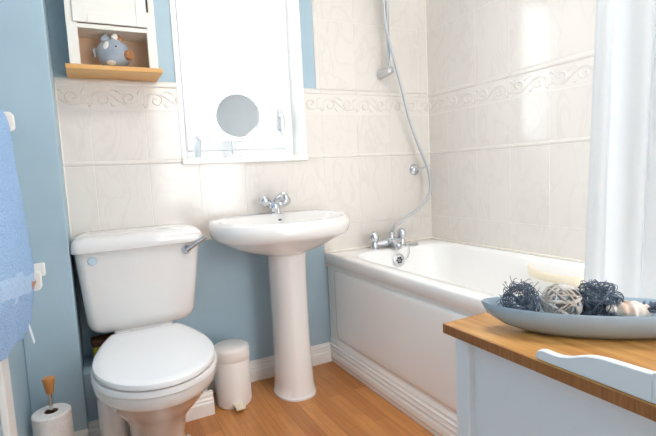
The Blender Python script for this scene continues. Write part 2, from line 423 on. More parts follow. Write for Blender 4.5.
box(bm, tx-.105, tx+.105, 1.80, 1.86, .30, .405); box(bm, tx-.105, tx+.105, 1.86, 1.99, .30, .425)         # shelf that carries the cistern
obj('pan', bm, 'ceramic', wc, angle=60, bevel=.006)
bm = bmesh.new()
o1 = seat_out(.388, .187, YT+.010, YK-.02, .115)
loft(bm, [shrink(o1, .985, .388), o1, shrink(o1, 1.0, .400), shrink(o1, .985, .405)])
obj('seat_ring', bm, 'plastic', wc, angle=60)
bm = bmesh.new()
o2 = seat_out(.409, .182, YT+.006, YK, .118)
loft(bm, [shrink(o2, .98, .409), shrink(o2, 1.0, .412), shrink(o2, 1.0, .419), shrink(o2, .985, .4255), shrink(o2, .93, .4285), shrink(o2, .80, .4275), shrink(o2, .4, .427)])
obj('seat_lid', bm, 'plastic', wc, angle=50)
for s in (-1, 1):
    bm = bmesh.new(); lathe(bm, [(.010, -.022), (.012, -.02), (.012, .02), (.010, .022)], tx+s*.075, 1.822, 16, 'x', cz=.412)
    obj('hinge', bm, 'plastic', wc)
# cistern: tapering front, rounded lower corners
def cist_ring(z, x0, x1, y0, r):
    return rrect(x0, x1, y0, 2.045, r, z, 6)
bm = bmesh.new()
prof = [(.416, .046, -.012), (.420, .030, -.004), (.429, .015, 0), (.444, .005, 0), (.464, 0, 0), (.60, 0, 0), (.735, 0, 0)]
rings = []
for z, ins, dy in prof:
    t = (z-.44)/.305
    rings.append(cist_ring(z, -.046-.023*t+ins, .334+.042*t-ins, 1.842-.012*t+ins*.6, .034))
loft(bm, rings)
cis = obj('cistern', bm, 'ceramic', wc, angle=50)
bm = bmesh.new()
lid = [(.729, .008), (.731, .001), (.737, -.001), (.757, .001), (.769, .005), (.778, .012), (.784, .023), (.787, .038), (.788, .07)]
loft(bm, [rrect(-.077+i, .384-i, 1.810+i, 2.046, .03, z, 6) for z, i in lid])
obj('cistern_lid', bm, 'ceramic', wc, angle=50)
bm = bmesh.new(); lathe(bm, [(.0165, 0), (.0165, -.004), (.013, -.008), (.006, -.009)], -.012, 1.836, 24, 'y', cz=.699)
obj('blanking_cap', bm, mat('cap_pale_blue', hexlin(196, 216, 226), .3), wc)
bm = bmesh.new(); lathe(bm, [(.018, .01), (.018, -.006), (.013, -.014), (.010, -.024)], .316, 1.832, 24, 'y', cz=.702)
tube(bm, smooth_path([(.312, 1.810, .700), (.330, 1.805, .711), (.358, 1.797, .730), (.386, 1.790, .748)]), lambda t: .0078-.002*abs(t-.1)+.001*(t > .9))
obj('flush_lever', bm, 'chrome', wc)
for s in (-1, 1):
    bm = bmesh.new(); lathe(bm, [(.011, 0), (.011, .008), (.008, .013), (.003, .015)], tx+s*.108, 1.72, 16)
    b = obj('bolt_cap', bm, 'steel', wc)

# ---------------------------------------------------------------- basin
bx = .729
basin = thing('pedestal_basin', 'white oval washbasin on a full pedestal below the window', 'basin', (bx, 1.84, 0))
NB = 64
def bring(z, a, yf, ybk, e=2.25, tilt=0.03, z0=1.62):
    yc = (yf+ybk)/2+.02; out = []
    for i in range(NB):
        t = 2*PI*i/NB; c, s = math.cos(t), math.sin(t)
        x = a*abs(c)**(2/e)*(1 if c >= 0 else -1)
        bb = (yc-yf) if s < 0 else (ybk-yc)
        ee = e if s < 0 else 3.2
        y = yc+bb*abs(s)**(2/ee)*(1 if s >= 0 else -1)
        if s > 0: x = a*abs(c)**(2/e)*(1 if c >= 0 else -1)
        out.append((bx+x*(.975 if x > 0 else 1), y, z+tilt*(y-z0)))
    return out
bm = bmesh.new()
rings = [bring(.632, .085, 1.755, 1.93), bring(.640, .115, 1.735, 1.99, tilt=0), bring(.662, .185, 1.695, 2.03, tilt=.0), bring(.684, .240, 1.665, 2.046, tilt=.01), bring(.706, .278, 1.630, 2.047, tilt=.02), bring(.714, .291, 1.617, 2.047, tilt=.02), bring(.722, .300, 1.608, 2.048), bring(.738, .306, 1.602, 2.048),
         bring(.755, .310, 1.600, 2.048), bring(.772, .308, 1.604, 2.048), bring(.781, .300, 1.613, 2.048), bring(.7865, .290, 1.622, 2.046),
         bring(.7865, .276, 1.635, 1.955), bring(.780, .266, 1.642, 1.950), bring(.765, .255, 1.652, 1.943), bring(.745, .225, 1.675, 1.925), bring(.70, .17, 1.71, 1.895), bring(.668, .10, 1.75, 1.86), bring(.655, .03, 1.80, 1.83)]
loft(bm, rings)
obj('bowl', bm, 'ceramic', basin, angle=75)
bm = bmesh.new()
def pring(z, a, yf, ybk=1.96):
    yc = 1.86; return [(.747+(a-.005)*math.copysign(abs(math.cos(t))**.8, math.cos(t)), yc+((yc-yf) if math.sin(t) < 0 else (ybk-yc))*math.sin(t), z) for t in [2*PI*i/40 for i in range(40)]]
loft(bm, [pring(0, .097, 1.744), pring(.008, .097, 1.744), pring(.012, .092, 1.75), pring(.06, .089, 1.755), pring(.25, .083, 1.768), pring(.5, .084, 1.772), pring(.60, .086, 1.77), pring(.655, .09, 1.765)])
obj('pedestal', bm, 'ceramic', basin, angle=50)
bm = bmesh.new(); lathe_dir(bm, [(.011, 0), (.011, .004), (.008, .005)], (.757, 1.940, .763), (0, -1, .35), 20)
ov = obj('overflow', bm, 'black', basin)
# monobloc mixer tap, splayed handles
tb = Vector((.752, 1.985, .797))
bm = bmesh.new()
lathe(bm, [(.030, 0), (.030, .006), (.026, .010), (.026, .024), (.028, .040), (.022, .054), (.008, .058)], tb.x, tb.y, 24, cz=tb.z)
tap = obj('mixer_tap', bm, 'chrome', basin)
bm = bmesh.new()
tube(bm, smooth_path([tb+Vector(p) for p in ((0, 0, .040), (.004, -.03, .064), (.008, -.066, .082), (.010, -.098, .086), (.011, -.112, .076))]), lambda t: .0165-.002*t, 14)
lathe_dir(bm, [(.013, 0), (.0145, .004), (.0145, .014), (.012, .018)], tb+Vector((.011, -.112, .082)), (0, -.25, -1), 18)
obj('spout', bm, 'chrome', tap)
for s in (-1, 1):
    d = Vector((s*.84, -.10, .50 if s > 0 else .62)).normalized(); bm = bmesh.new()
    lathe_dir(bm, [(.017, 0), (.017, .026), (.016, .034), (.022, .042), (.0245, .054), (.0235, .074), (.016, .082), (.004, .084)], tb+Vector((0, 0, .026)), d, 20)
    obj('handle', bm, 'chrome', tap)

# ---------------------------------------------------------------- bath
X0, X1, Y0, Y1 = 1.030, XR-.001, .40, YB-.001; ZR = .569
bath = thing('bathtub', 'white built-in bath with moulded side panel under the tiled wall', 'bath', ((X0+X1)/2, 1.2, 0))
bm = bmesh.new()
rr = lambda i, z, r, l=0: rrect(X0+i, X1-i, Y0+i, Y1-i, max(r, .004), z, 8)
def tub(x0, x1, y0, y1, r, z): return rrect(x0, x1, y0, y1, r, z, 8)
rings = [tub(X0+.003, X1, Y0, Y1, .006, ZR-.055), tub(X0, X1, Y0, Y1, .008, ZR-.052), tub(X0, X1, Y0, Y1, .010, ZR-.010), tub(X0+.003, X1, Y0, Y1, .012, ZR-.003), tub(X0+.010, X1-.004, Y0+.01, Y1-.004, .016, ZR),
         tub(X0+.058, X1-.052, .49, 1.925, .11, ZR), tub(X0+.068, X1-.062, .50, 1.915, .11, ZR-.005), tub(X0+.074, X1-.068, .51, 1.908, .11, ZR-.018), tub(X0+.095, X1-.09, .56, 1.885, .11, ZR-.15),
         tub(X0+.125, X1-.12, .66, 1.86, .12, ZR-.33), tub(X0+.16, X1-.155, .72, 1.82, .12, ZR-.375), tub(X0+.25, X1-.245, .85, 1.72, .08, ZR-.385)]
loft(bm, rings, False, True)
obj('tub', bm, 'acrylic', bath, angle=60)
# side panel profile (x, z), raised field and three grooves above a plinth
bm = bmesh.new()
XS = X0+.012
prof = [(XS+.02, .0), (XS-.004, .0), (XS-.004, .018), (XS-.010, .026), (XS-.010, .046)]
for k in range(3):
    z = .050+k*.022; prof += [(XS-.010, z), (XS-.003, z+.003), (XS-.003, z+.008), (XS-.009+.001*k, z+.018)]
prof += [(XS-.004, .122), (XS, .130), (XS, .515), (XS+.02, .515)]
prism_y(bm, prof, Y0+.01, Y1-.002)
pan = obj('side_panel', bm, 'acrylic', bath, angle=25)
bm = bmesh.new()
ry0, ry1, rz0, rz1 = Y0+.06, 1.975, .140, .492
def pr(x, i, rad): return [(x, a, b) for a, b, _ in [(p[0], p[1], 0) for p in rrect(ry0+i, ry1-i, rz0+i, rz1-i, rad, 0, 8)]]
loft(bm, [pr(XS+.004, 0, .03), pr(XS-.001, 0, .03), pr(XS-.006, .006, .026), pr(XS-.008, .016, .02), pr(XS-.008, .03, .012)])
obj('raised_field', bm, 'acrylic', pan, angle=60)
# bath mixer
bmx = bmesh.new()
tz = ZR; ty = 1.962
for x in (1.275, 1.450):
    lathe(bmx, [(.025, 0), (.025, .005), (.019, .009), (.017, .035)], x, ty, 24, cz=tz)
lathe_dir(bmx, [(.014, 0), (.017, .02), (.022, .06), (.026, .0875), (.022, .115), (.017, .155), (.014, .175)], (1.275, ty, tz+.027), (1, 0, 0), 20)
tube(bmx, smooth_path([(1.3625, ty-.01, tz+.027), (1.36, ty-.05, tz+.030), (1.36, ty-.085, tz+.022), (1.36, ty-.10, tz+.006)]), lambda t: .019-.005*t, 14)
lathe(bmx, [(.012, 0), (.014, .018), (.012, .026), (.015, .030), (.015, .044), (.008, .048)], 1.385, ty, 18, cz=tz+.035)
bt = obj('mixer_tap', bmx, 'chrome', bath)
for x in (1.275, 1.450):
    bm = bmesh.new(); lathe(bm, [(.012, .032), (.013, .040), (.023, .044), (.0255, .060), (.024, .080), (.016, .090), (.004, .093)], x, ty, 20, cz=tz)
    obj('tap_head', bm, 'chrome', bt)
bm = bmesh.new(); oc = Vector((1.378, 1.898, .508)); od = Vector((0, -1, .14)).normalized()
lathe_dir(bm, [(.034, 0), (.034, .004), (.031, .006), (.022, .0062)], oc, od, 28)
of = obj('overflow', bm, 'chrome', bath)
bm = bmesh.new(); u = Vector((1, 0, 0)); w = od.cross(u)
for k in range(6):
    a = 2*PI*k/6; lathe_dir(bm, [(.0058, 0), (.0058, .0012)], oc+od*.0062+(u*math.cos(a)+w*math.sin(a))*.0125, od, 12)
lathe_dir(bm, [(.004, 0), (.004, .0012)], oc+od*.0062, od, 12)
obj('overflow_hole', bm, 'dark', of)
bm = bmesh.new()
gx = X1-.077
P = smooth_path([(gx+.004, 1.325, 0.520), (gx-.022, 1.31, 0.520), (gx-.034, 1.27, 0.513), (gx-.036, 1.20, 0.509), (gx-.034, 1.13, 0.509), (gx-.022, 1.085, 0.512), (gx+.008, 1.072, 0.512)])
Rg = []
for i, q in enumerate(P): Rg.append([(q.x+.009*math.cos(a), q.y, q.z+.019*math.sin(a)) for a in [2*PI*k/16 for k in range(16)]])
loft(bm, Rg); obj('grip_handle', bm, 'cream', bath)
# sealant along the bath
bm = bmesh.new(); box(bm, XR-.010, XR, Y0, YB, ZR-.001, ZR+.007); box(bm, X0, XR, YB-.009, YB, ZR-.001, ZR+.006)
obj('sealant_strip', bm, 'sealant', bath, bevel=.003)
# plug
pl = Vector((1.505, 1.935, ZR))
bm = bmesh.new(); lathe(bm, [(.016, .001), (.024, .002), (.024, .008), (.017, .013), (.006, .015)], pl.x, pl.y, 20, cz=pl.z)
plug = obj('bath_plug', bm, 'steel'); tag(plug, 'small grey bath plug lying on the rim beside the bath tap', 'plug')
bm = bmesh.new()
chp = smooth_path([(1.487, 1.932, ZR+.004), (1.465, 1.918, ZR+.003), (1.452, 1.906, ZR-.008), (1.447, 1.898, ZR-.03), (1.43, 1.892, .515), (1.405, 1.8855, .508)], 9)
for q in chp[::1]: ellipsoid(bm, q, (.0022, .0022, .0022), 8, 6)
obj('chain', bm, 'steel', plug)

# ---------------------------------------------------------------- shower
rail = thing('shower_riser', 'slim chrome shower riser rail on the tiled wall above the bath taps', 'shower rail', (1.42, 1.99, 1.47))
bm = bmesh.new(); tube(bm, [(1.420, 1.985, 1.462), (1.420, 1.985, 2.2)], .0095, 16); obj('pole', bm, 'chrome', rail)
for z in (1.478, 2.19):
    bm = bmesh.new(); lathe_dir(bm, [(.021, 0), (.021, .045), (.019, .052), (.019, .085), (.012, .09)], (1.406, 2.049, z-.012), (.18, -1, .14), 22); obj('bracket', bm, 'steel', rail)
ret = thing('hose_retainer', 'small round chrome hose holder on the tiles near the corner', 'hose holder', (1.60, 2.05, .968))
bm = bmesh.new(); lathe(bm, [(.031, 0), (.031, -.006), (.025, -.014), (.012, -.020), (.009, -.034)], 1.612, 2.05, 26, 'y', cz=.965); obj('wall_disc', bm, 'chrome', ret)
bm = bmesh.new(); tube(bm, [(1.612, 2.02, .965), (1.635, 2.0, .973), (1.650, 1.99, .980)], .006, 10)
bmesh.ops.create_cone(bm, cap_ends=True, segments=16, radius1=.013, radius2=.013, depth=.014, matrix=Matrix.Translation((1.655, 1.985, .985)))
obj('clip', bm, 'steel', ret)
hpx = HOSE = [(1.388, 1.80), (1.400, 1.66), (1.43, 1.56), (1.478, 1.40), (1.52, 1.245), (1.570, 1.115), (1.606, 1.038), (1.640, .965), (1.652, .90), (1.650, .85), (1.626, .805), (1.565, .755), (1.500, .72), (1.450, .695), (1.410, .678), (1.394, .662), (1.386, .651)]
HOSE_Y = 1.963
bm = bmesh.new(); P = smooth_path([(1.383, HOSE_Y, 2.1)]+[(x, HOSE_Y, z) for x, z in HOSE], 22)
tube(bm, P, lambda t: .0080+.0006*math.sin(t*1400), 12)
tag(obj('shower_hose', bm, 'hose'), 'flexible silver shower hose hanging down to the bath tap', 'hose')

# ---------------------------------------------------------------- pedal bin
px_, py_ = .481, 1.905
pb = thing('pedal_bin', 'small white pedal bin standing between toilet and basin pedestal', 'bin', (px_, py_, 0))
bm = bmesh.new(); lathe(bm, [(.071, 0), (.074, .003), (.074, .012), (.0765, .014), (.0765, .200), (.074, .204)], px_, py_, 44); obj('body', bm, 'bin', pb)
bm = bmesh.new(); lathe(bm, [(.0775, .201), (.0785, .204), (.0785, .244), (.0765, .251), (.068, .257), (.045, .2615), (.02, .2635), (.004, .264)], px_, py_, 44); obj('lid', bm, 'bin', pb)
bm = bmesh.new(); box(bm, px_-.024, px_+.016, py_-.122, py_-.07, .016, .028)
pdm = obj('pedal', bm, 'cream', pb, bevel=.003)
bm = bbox(px_-.022, px_+.014, py_-.08, py_-.072, .006, .02); obj('pedal_slot', bm, 'dark', pb)

# ---------------------------------------------------------------- wall cabinet
wcx0, wcx1, wcy = -.019, .283, 1.915
cab = thing('wall_cabinet', 'small white wall cabinet with open niche above the cistern', 'cabinet', ((wcx0+wcx1)/2, 2.05, 1.385))
ywb = yb-.0002; t = .016; zt = 1.93
bm = bmesh.new()
box(bm, wcx0, wcx0+t, wcy+.004, ywb, 1.402, zt); box(bm, wcx1-t, wcx1, wcy+.004, ywb, 1.402, zt); box(bm, wcx0+t, wcx1-t, wcy+.004, ywb, zt-t, zt)
box(bm, wcx0+t, wcx1-t, wcy+.01, ywb, 1.537, 1.550)
box(bm, wcx0, wcx0+.035, wcy, wcy+.016, 1.402, zt); box(bm, wcx1-.033, wcx1, wcy, wcy+.016, 1.402, zt); box(bm, wcx0+.035, wcx1-.033, wcy, wcy+.016, 1.537, 1.553); box(bm, wcx0+.035, wcx1-.033, wcy, wcy+.016, zt-.03, zt)
obj('carcass', bm, 'cabpaint', cab, bevel=.0015)
obj('back_panel', bbox(wcx0+t, wcx1-t, ywb-.006, ywb-.001, 1.402, zt-t), mat('niche_back_shaded', hexlin(222, 190, 160), .6), cab)  # warm shading inside the niche put into the beige panel colour
bm = bmesh.new(); dx0, dx1 = wcx0+.0225, wcx1-.027; dz0, dz1 = 1.5555, zt-.02
box(bm, dx0+.0, dx1, wcy-.004, wcy-.0005, dz0, dz1)
for a in ((dx0, dx0+.046, dz0, dz1), (dx1-.040, dx1, dz0, dz1), (dx0+.0465, dx1-.0405, dz0, dz0+.036), (dx0+.0465, dx1-.0405, dz1-.036, dz1)): box(bm, a[0], a[1], wcy-.008, wcy-.003, a[2], a[3])
door = obj('door', bm, 'cabpaint', cab, bevel=.0015)
obj('hinge', bbox(dx1-.002, dx1+.004, wcy-.012, wcy-.001, 1.613, 1.665), 'dark', cab)
bm = bmesh.new(); lathe(bm, [(.006, 0), (.006, -.012), (.012, -.018), (.010, -.026), (.003, -.028)], dx0+.03, wcy-.008, 18, 'y', cz=1.74); obj('knob', bm, 'cabpaint', door)
obj('shelf_board', bbox(-.034, .293, 1.887, ywb, 1.3848, 1.402), 'pine', cab, bevel=.002)

# piggy ornament
pc = Vector((.131, 1.958, 1.4595)); pr_ = .0575
pig = thing('pig_ornament', 'round blue-grey pottery pig with brown snout in the wall cabinet niche', 'ornament', (pc.x, pc.y, 1.402))
bm = bmesh.new(); ellipsoid(bm, pc, (.060, .050, .0565), 32, 20); obj('body', bm, 'pig', pig)
sd = Vector((.78, -.60, -.10)).normalized()
bm = bmesh.new(); lathe_dir(bm, [(.018, -.014), (.0175, .004), (.0185, .010), (.016, .014), (.006, .015)], pc+Vector((sd.x*.058, sd.y*.05, -.006)), sd, 20); sn = obj('snout', bm, 'pigbrown', pig)
def on_pig(d): 
    d = Vector(d).normalized(); k = 1/math.sqrt((d.x/.060)**2+(d.y/.050)**2+(d.z/.0565)**2); return pc+d*k, d
def patch(name, d, ru, rv, m, parent):
    p, dd = on_pig(d); rot = dd.to_track_quat('Z', 'Y').to_matrix(); bm = bmesh.new(); ellipsoid(bm, p, (ru, rv, .003), 20, 10, rot); return obj(name, bm, m, parent)
patch('white_patch', (-.55, -.8, .45), .0105, .0185, 'pigwhite', pig)
patch('white_patch', (-.30, -.75, -.85), .017, .011, 'pigwhite', pig)
bm = bmesh.new()
p, d = on_pig((.12, -.95, .38)); ellipsoid(bm, p, (.0032, .0032, .0032), 10, 8); obj('eye', bm, 'dark', pig)
for dd, m in (((-.45, -.1, 1), 'pig'), ((.34, -.15, 1), 'pigbrown')):
    p, d = on_pig(dd); bm = bmesh.new(); loft(bm, [[p+Vector((.017*math.cos(a)*f, .007*math.sin(a)*f, h)) for a in [2*PI*k/14 for k in range(14)]] for f, h in ((1, -.005), (1.1, .004), (.8, .012), (.2, .018))]); obj('ear', bm, m, pig)
bm = bmesh.new(); p, d = on_pig((.10, -.3, 1)); ellipsoid(bm, p+Vector((.0, 0, .006)), (.012, .010, .015), 18, 12, Matrix.Rotation(.4, 3, 'Y')); obj('tuft', bm, 'pigwhite', pig)
bm = bmesh.new(); tube(bm, smooth_path([pc+Vector(q) for q in ((-.056, .004, .012), (-.066, .004, .018), (-.069, .002, .006), (-.064, 0, -.004), (-.067, 0, -.014))]), .003, 8); obj('tail', bm, 'pig', pig)

# ---------------------------------------------------------------- towel and rails on the left wall
def make_rail(z, y0, y1, xo, label, ext=.022, near=True):
    r = thing('towel_rail', label, 'towel rail', (XL, (y0+y1)/2, z), 'wooden towel rails on the left wall')
    bm = bmesh.new(); tube(bm, [(XL+xo, y0, z), (XL+xo, y1-.011, z)], .0095, 14); obj('dowel', bm, 'dowel', r)
    for y in ((y0+.03, y1) if near else (y1,)):
        bm = bmesh.new()
        pf = rrect(XL+.0005, XL+xo+ext, z-.030, z+.028, .014, 0, 6)
        loft(bm, [[(x, y-.012, zz) for x, zz, _ in pf], [(x, y+.012, zz) for x, zz, _ in pf]]); obj('bracket', bm, 'paint', r, bevel=.003)
    return r
make_rail(1.172, .90, 1.67, .034, 'upper wooden towel rail with white bracket on the left wall', .030)
low = make_rail(.697, 1.47, 1.60, .072, 'lower wooden towel rail with white bracket on the left wall', near=False)
bm = bmesh.new(); pf = rrect(-.187, -.154, .675, .719, .006, 0, 4)
loft(bm, [[(x, 1.788, z) for x, z, _ in pf], [(x, YP-.0005, z) for x, z, _ in pf]])
obj('wall_block', bm, 'paint', low, bevel=.003)
# towel: folded over the upper rail
rnd = random.Random(3)
ZT = 1.172+.018
def towel_sheet(xoff, zbot, y0, y1, front):
    bm = bmesh.new(); ny, nz = 40, 60; G = []
    for i in range(ny+1):
        t = i/ny; y = y0+(y1-y0)*t; row = []
        for j in range(nz+1):
            s = j/nz
            zb = zbot+ (.075*(1-t)**1.4 if False else .0) - .02*math.sin(t*PI)
            z = ZT+(zb-ZT)*s
            wav = .010*math.sin(t*9+1.2*s)*min(1, s*2)+.004*math.sin(t*23+s*5)*min(1, s*3)
            bulge = .016*math.sin(min(1, s*1.05)*PI*.9)
            row.append(bm.verts.new((xoff+(wav+bulge)*front, y+.03*(s**1.3)*(t-.5)*1.3, z)))
        G.append(row)
    for i in range(ny):
        for j in range(nz): bm.faces.new((G[i][j], G[i+1][j], G[i+1][j+1], G[i][j+1]))
    return bm
def towel_loop(y0, y1):
    # one cloth: up the back, over the rail, down the front, as a cross-section per y
    bm = bmesh.new(); ny = 44; secs = []
    xr_, zr_ = XL+.034, 1.172
    for i in range(ny+1):
        t = i/ny; y = y0+(y1-y0)*t; sec = []
        zf, zk = .565+.075*(1-t)+.018*max(0, t-.85)/.15, .69
        for s in [k/26 for k in range(27)]:             # back, from below up
            z = zk+(zr_-zk)*s; sec.append((xr_-.0175+.003*math.sin(t*17+z*9)*(1-s), z))
        for k in range(1, 8):
            a = PI-PI*k/8; sec.append((xr_+.0175*math.cos(a)*1.0, zr_+.0175*math.sin(a)))
        for s in [k/40 for k in range(41)]:             # front, downwards
            z = zr_+(zf-zr_)*s; f = min(1, s*4)
            bp = [(0, .0175), (.04, .024), (.35, .037), (.72, .043), (.80, .040), (1, .014)]; k0 = max(i_ for i_ in range(5) if bp[i_][0] <= s); b = bp[k0][1]+(bp[k0+1][1]-bp[k0][1])*(s-bp[k0][0])/(bp[k0+1][0]-bp[k0][0]); b += (.007*math.sin(t*13+1.3*s-1.6)+.004*math.sin(t*29+s*4))*f*(.4+.6*s)
            sec.append((xr_+max(.0175, b), z))
        secs.append([(x, y+(z-1.17)*-.035*(t-.3), z) for x, z in sec])
    R = [[bm.verts.new(p) for p in s] for s in secs]
    for a, b in zip(R, R[1:]):
        for k in range(len(a)-1): bm.faces.new((a[k], a[k+1], b[k+1], b[k]))
    return bm
def finish_towel(o, th):
    s = o.modifiers.new('sol', 'SOLIDIFY'); s.thickness = th; s.offset = 1
    s2 = o.modifiers.new('sub', 'SUBSURF'); s2.levels = 1; s2.render_levels = 2
    tx_ = bpy.data.textures.new('terry', 'CLOUDS'); tx_.noise_scale = .006
    d = o.modifiers.new('disp', 'DISPLACE'); d.texture = tx_; d.strength = .0045; d.texture_coords = 'LOCAL'
tw = obj('bath_towel', towel_loop(1.05, 1.555), 'towel', angle=180); finish_towel(tw, .007)
tag(tw, 'pale blue terry towel hanging over the upper rail on the left wall', 'towel')
tw.data.materials.append(M['towelband'])
for p in tw.data.polygons:
    c = p.center; t = (c.y-1.05)/.505; zf = .565+.075*(1-t)
    if c.x > XL+.05 and .115 < c.z-zf < .165: p.material_index = 1
bm = bmesh.new(); q = Vector((XL+.052, 1.545, .598))
loft(bm, [[q+Vector((dx, dy, dz)) for dx, dy in ((0, -.014), (.0012, -.014), (.0012, .014), (0, .014))] for dx0, dz in ((0, 0),)] + [[q+Vector((.010+dx, .012+dy, -.075)) for dx, dy in ((0, -.014), (.0012, -.014), (.0012, .014), (0, .014))]])
obj('care_tag', bm, 'tag', tw, smooth=False)

# ---------------------------------------------------------------- toilet rolls on a stand
rx, ry_ = -.171, 1.68
st = thing('toilet_roll_stand', 'chrome toilet roll stand with a tapered wooden knob beside the narrow wall', 'toilet roll holder', (rx, ry_, 0))
bm = bmesh.new(); lathe(bm, [(.065, 0), (.065, .006), (.06, .010), (.012, .012)], rx, ry_, 32); obj('base', bm, 'chrome', st)
bm = bmesh.new(); tube(bm, [(rx, ry_, .008), (rx+.001, ry_, .322)], .0062, 14); obj('rod', bm, 'chrome', st)
bm = bmesh.new(); lathe(bm, [(.009, .311), (.011, .313), (.0175, .352), (.0185, .360), (.016, .3645), (.006, .366)], rx+.002, ry_, 24); obj('knob', bm, 'knobwood', st)
def roll(z0, label):
    r = thing('toilet_roll', label, 'toilet roll', (rx, ry_, z0), 'spare toilet rolls on the stand')
    bm = bmesh.new(); ro, ri, h = .056, .020, .115
    prof = [(ri, 0), (ro-.003, 0), (ro, .003), (ro, h-.004), (ro-.004, h), (ri, h)]
    n = 44; rings = [[(rx+a*math.cos(2*PI*i/n), ry_+a*math.sin(2*PI*i/n), z0+b) for i in range(n)] for a, b in prof]
    loft(bm, rings, False, False); obj('paper', bm, 'paper', r)
    bm = bmesh.new(); loft(bm, [[(rx+a*math.cos(2*PI*i/24), ry_+a*math.sin(2*PI*i/24), z0+b) for i in range(24)] for a, b in ((ri+.0004, .001), (ri+.0004, h-.001), (ri-.001, h-.001), (ri-.001, .001))], False, False); obj('core', bm, 'card', r)
roll(.1375, 'white toilet roll, the upper one around the wooden-knobbed rod')
# tall pale container beside the pan
bxx, byy = .003, 1.715
br = thing('storage_canister', 'tall pale cylindrical canister half hidden behind the left side of the toilet pan', 'canister', (bxx, byy, 0))
bm = bmesh.new(); lathe(bm, [(.040, 0), (.043, .004), (.043, .245), (.040, .249)], bxx, byy, 32); obj('body', bm, 'bin', br)
bm = bmesh.new(); lathe(bm, [(.0415, .246), (.0435, .249), (.0435, .262), (.030, .270), (.010, .272)], bxx-.003, byy, 28); obj('collar', bm, 'black', br)
# sponge on the ledge
spz = .283
sp = thing('cleaning_sponge', 'yellow sponge with brown scouring top on the ledge behind the toilet', 'sponge', (-.008, 1.985, spz))
rotm = Matrix.Rotation(.1, 4, 'Z')
def rbox(hx, hy, z0, z1, c):
    bm = bmesh.new(); box(bm, -hx, hx, -hy, hy, z0, z1); bm.transform(Matrix.Translation(c) @ rotm); return bm
obj('foam', rbox(.050, .028, 0, .058, (.008, 1.985, spz+.001)), 'sponge', sp, bevel=.006)
obj('scouring_pad', rbox(.052, .030, .0585, .088, (.008, 1.985, spz+.001)), 'scour', sp, bevel=.005)

# ---------------------------------------------------------------- washstand cabinet in the near corner
zt = .72; tx0, tx1, ty0, ty1 = .497, .76, .06, .567
ws = thing('washstand', 'white painted washstand with oiled oak top nearest the camera', 'cabinet', ((tx0+tx1)/2, (ty0+ty1)/2, 0))
obj('top', bbox(tx0, tx1, ty0, ty1, zt-.018, zt), 'oak', ws, bevel=.003)
bm = bmesh.new(); box(bm, tx0-.0012, tx0+.0002, ty0, ty1, zt-.0165, zt-.0015); box(bm, tx0, tx1, ty1-.0002, ty1+.0012, zt-.0165, zt-.0015)  # thin darker brown strips along two edges of the top
ob = obj('edge_band', bm, 'oakedge', ws); ob['label'] = 'darker brown edge of the top'
for x in (tx0+.012, tx1-.052):
    for y in (ty0+.012, ty1-.042): obj('leg', bbox(x, x+.040, y, y+.030, 0, zt-.0185), 'greypaint', ws, bevel=.003)
bm = bmesh.new(); box(bm, tx0+.026, tx0+.040, ty0+.035, ty1-.035, .08, zt-.019); obj('side_panel', bm, 'greypaint', ws)
bm = bmesh.new(); box(bm, tx1-.040, tx1-.026, ty0+.035, ty1-.035, .08, zt-.019); obj('side_panel', bm, 'greypaint', ws)
obj('back_panel', bbox(tx0+.05, tx1-.05, ty1-.036, ty1-.022, .08, zt-.019), 'greypaint', ws)
obj('front_panel', bbox(tx0+.05, tx1-.05, ty0+.022, ty0+.036, .08, zt-.019), 'greypaint', ws)
# gallery rail: curved profile along the left edge, then a straight piece along the front
bm = bmesh.new(); gx0, gx1 = tx0+.001, tx0+.012
gp = [(.392, .0), (.392, .007), (.389, .0115), (.382, .0135), (.370, .0130), (.358, .0135), (.346, .0165), (.335, .0215), (.325, .0255), (.315, .028), (.303, .0295), (.290, .030), (.276, .0305), (.262, .031), (.252, .0315)]
gy = [(y, zt+.0005+h) for y, h in gp] + [(.252, zt+.0005)]
loft(bm, [[(gx0, y, z) for y, z in gy], [(gx1, y, z) for y, z in gy]])
obj('gallery_rail', bm, 'greypaint', ws, bevel=.0012, smooth=True, angle=30)
obj('gallery_back', bbox(gx0+.0005, tx1-.01, .241, .2525, zt+.0005, zt+.034), 'greypaint', ws, bevel=.0012)

# bowl
bc = Vector((.642, .405)); ax = Vector((.728, -.686)); an = Vector((.686, .728))
Lb, Bb = .158, .052
def boat(L, B, z, n=48, lift=.0):
    out = []
    for i in range(n):
        t = 2*PI*i/n; c, s = math.cos(t), math.sin(t)
        x = L*math.copysign(abs(c)**.95, c); y = B*math.copysign(abs(s)**1.12, s)
        p = bc+ax*x+an*y; out.append((p.x, p.y, z+lift*(x/L)**4))
    return out
bm = bmesh.new()
loft(bm, [boat(.075, .022, zt+.0005), boat(.095, .029, zt+.0015), boat(.125, .040, zt+.011), boat(.150, .048, zt+.025, lift=.002), boat(Lb, Bb, zt+.0405, lift=.003), boat(Lb-.001, Bb-.0008, zt+.0425, lift=.003), boat(Lb-.005, Bb-.003, zt+.042, lift=.003),
          boat(.145, .0445, zt+.026, lift=.002), boat(.118, .036, zt+.013), boat(.085, .024, zt+.006), boat(.03, .010, zt+.0045)])
tag(obj('serving_bowl', bm, 'bowl', angle=70), 'long pale blue-grey boat-shaped bowl of natural balls on the oak top', 'bowl')
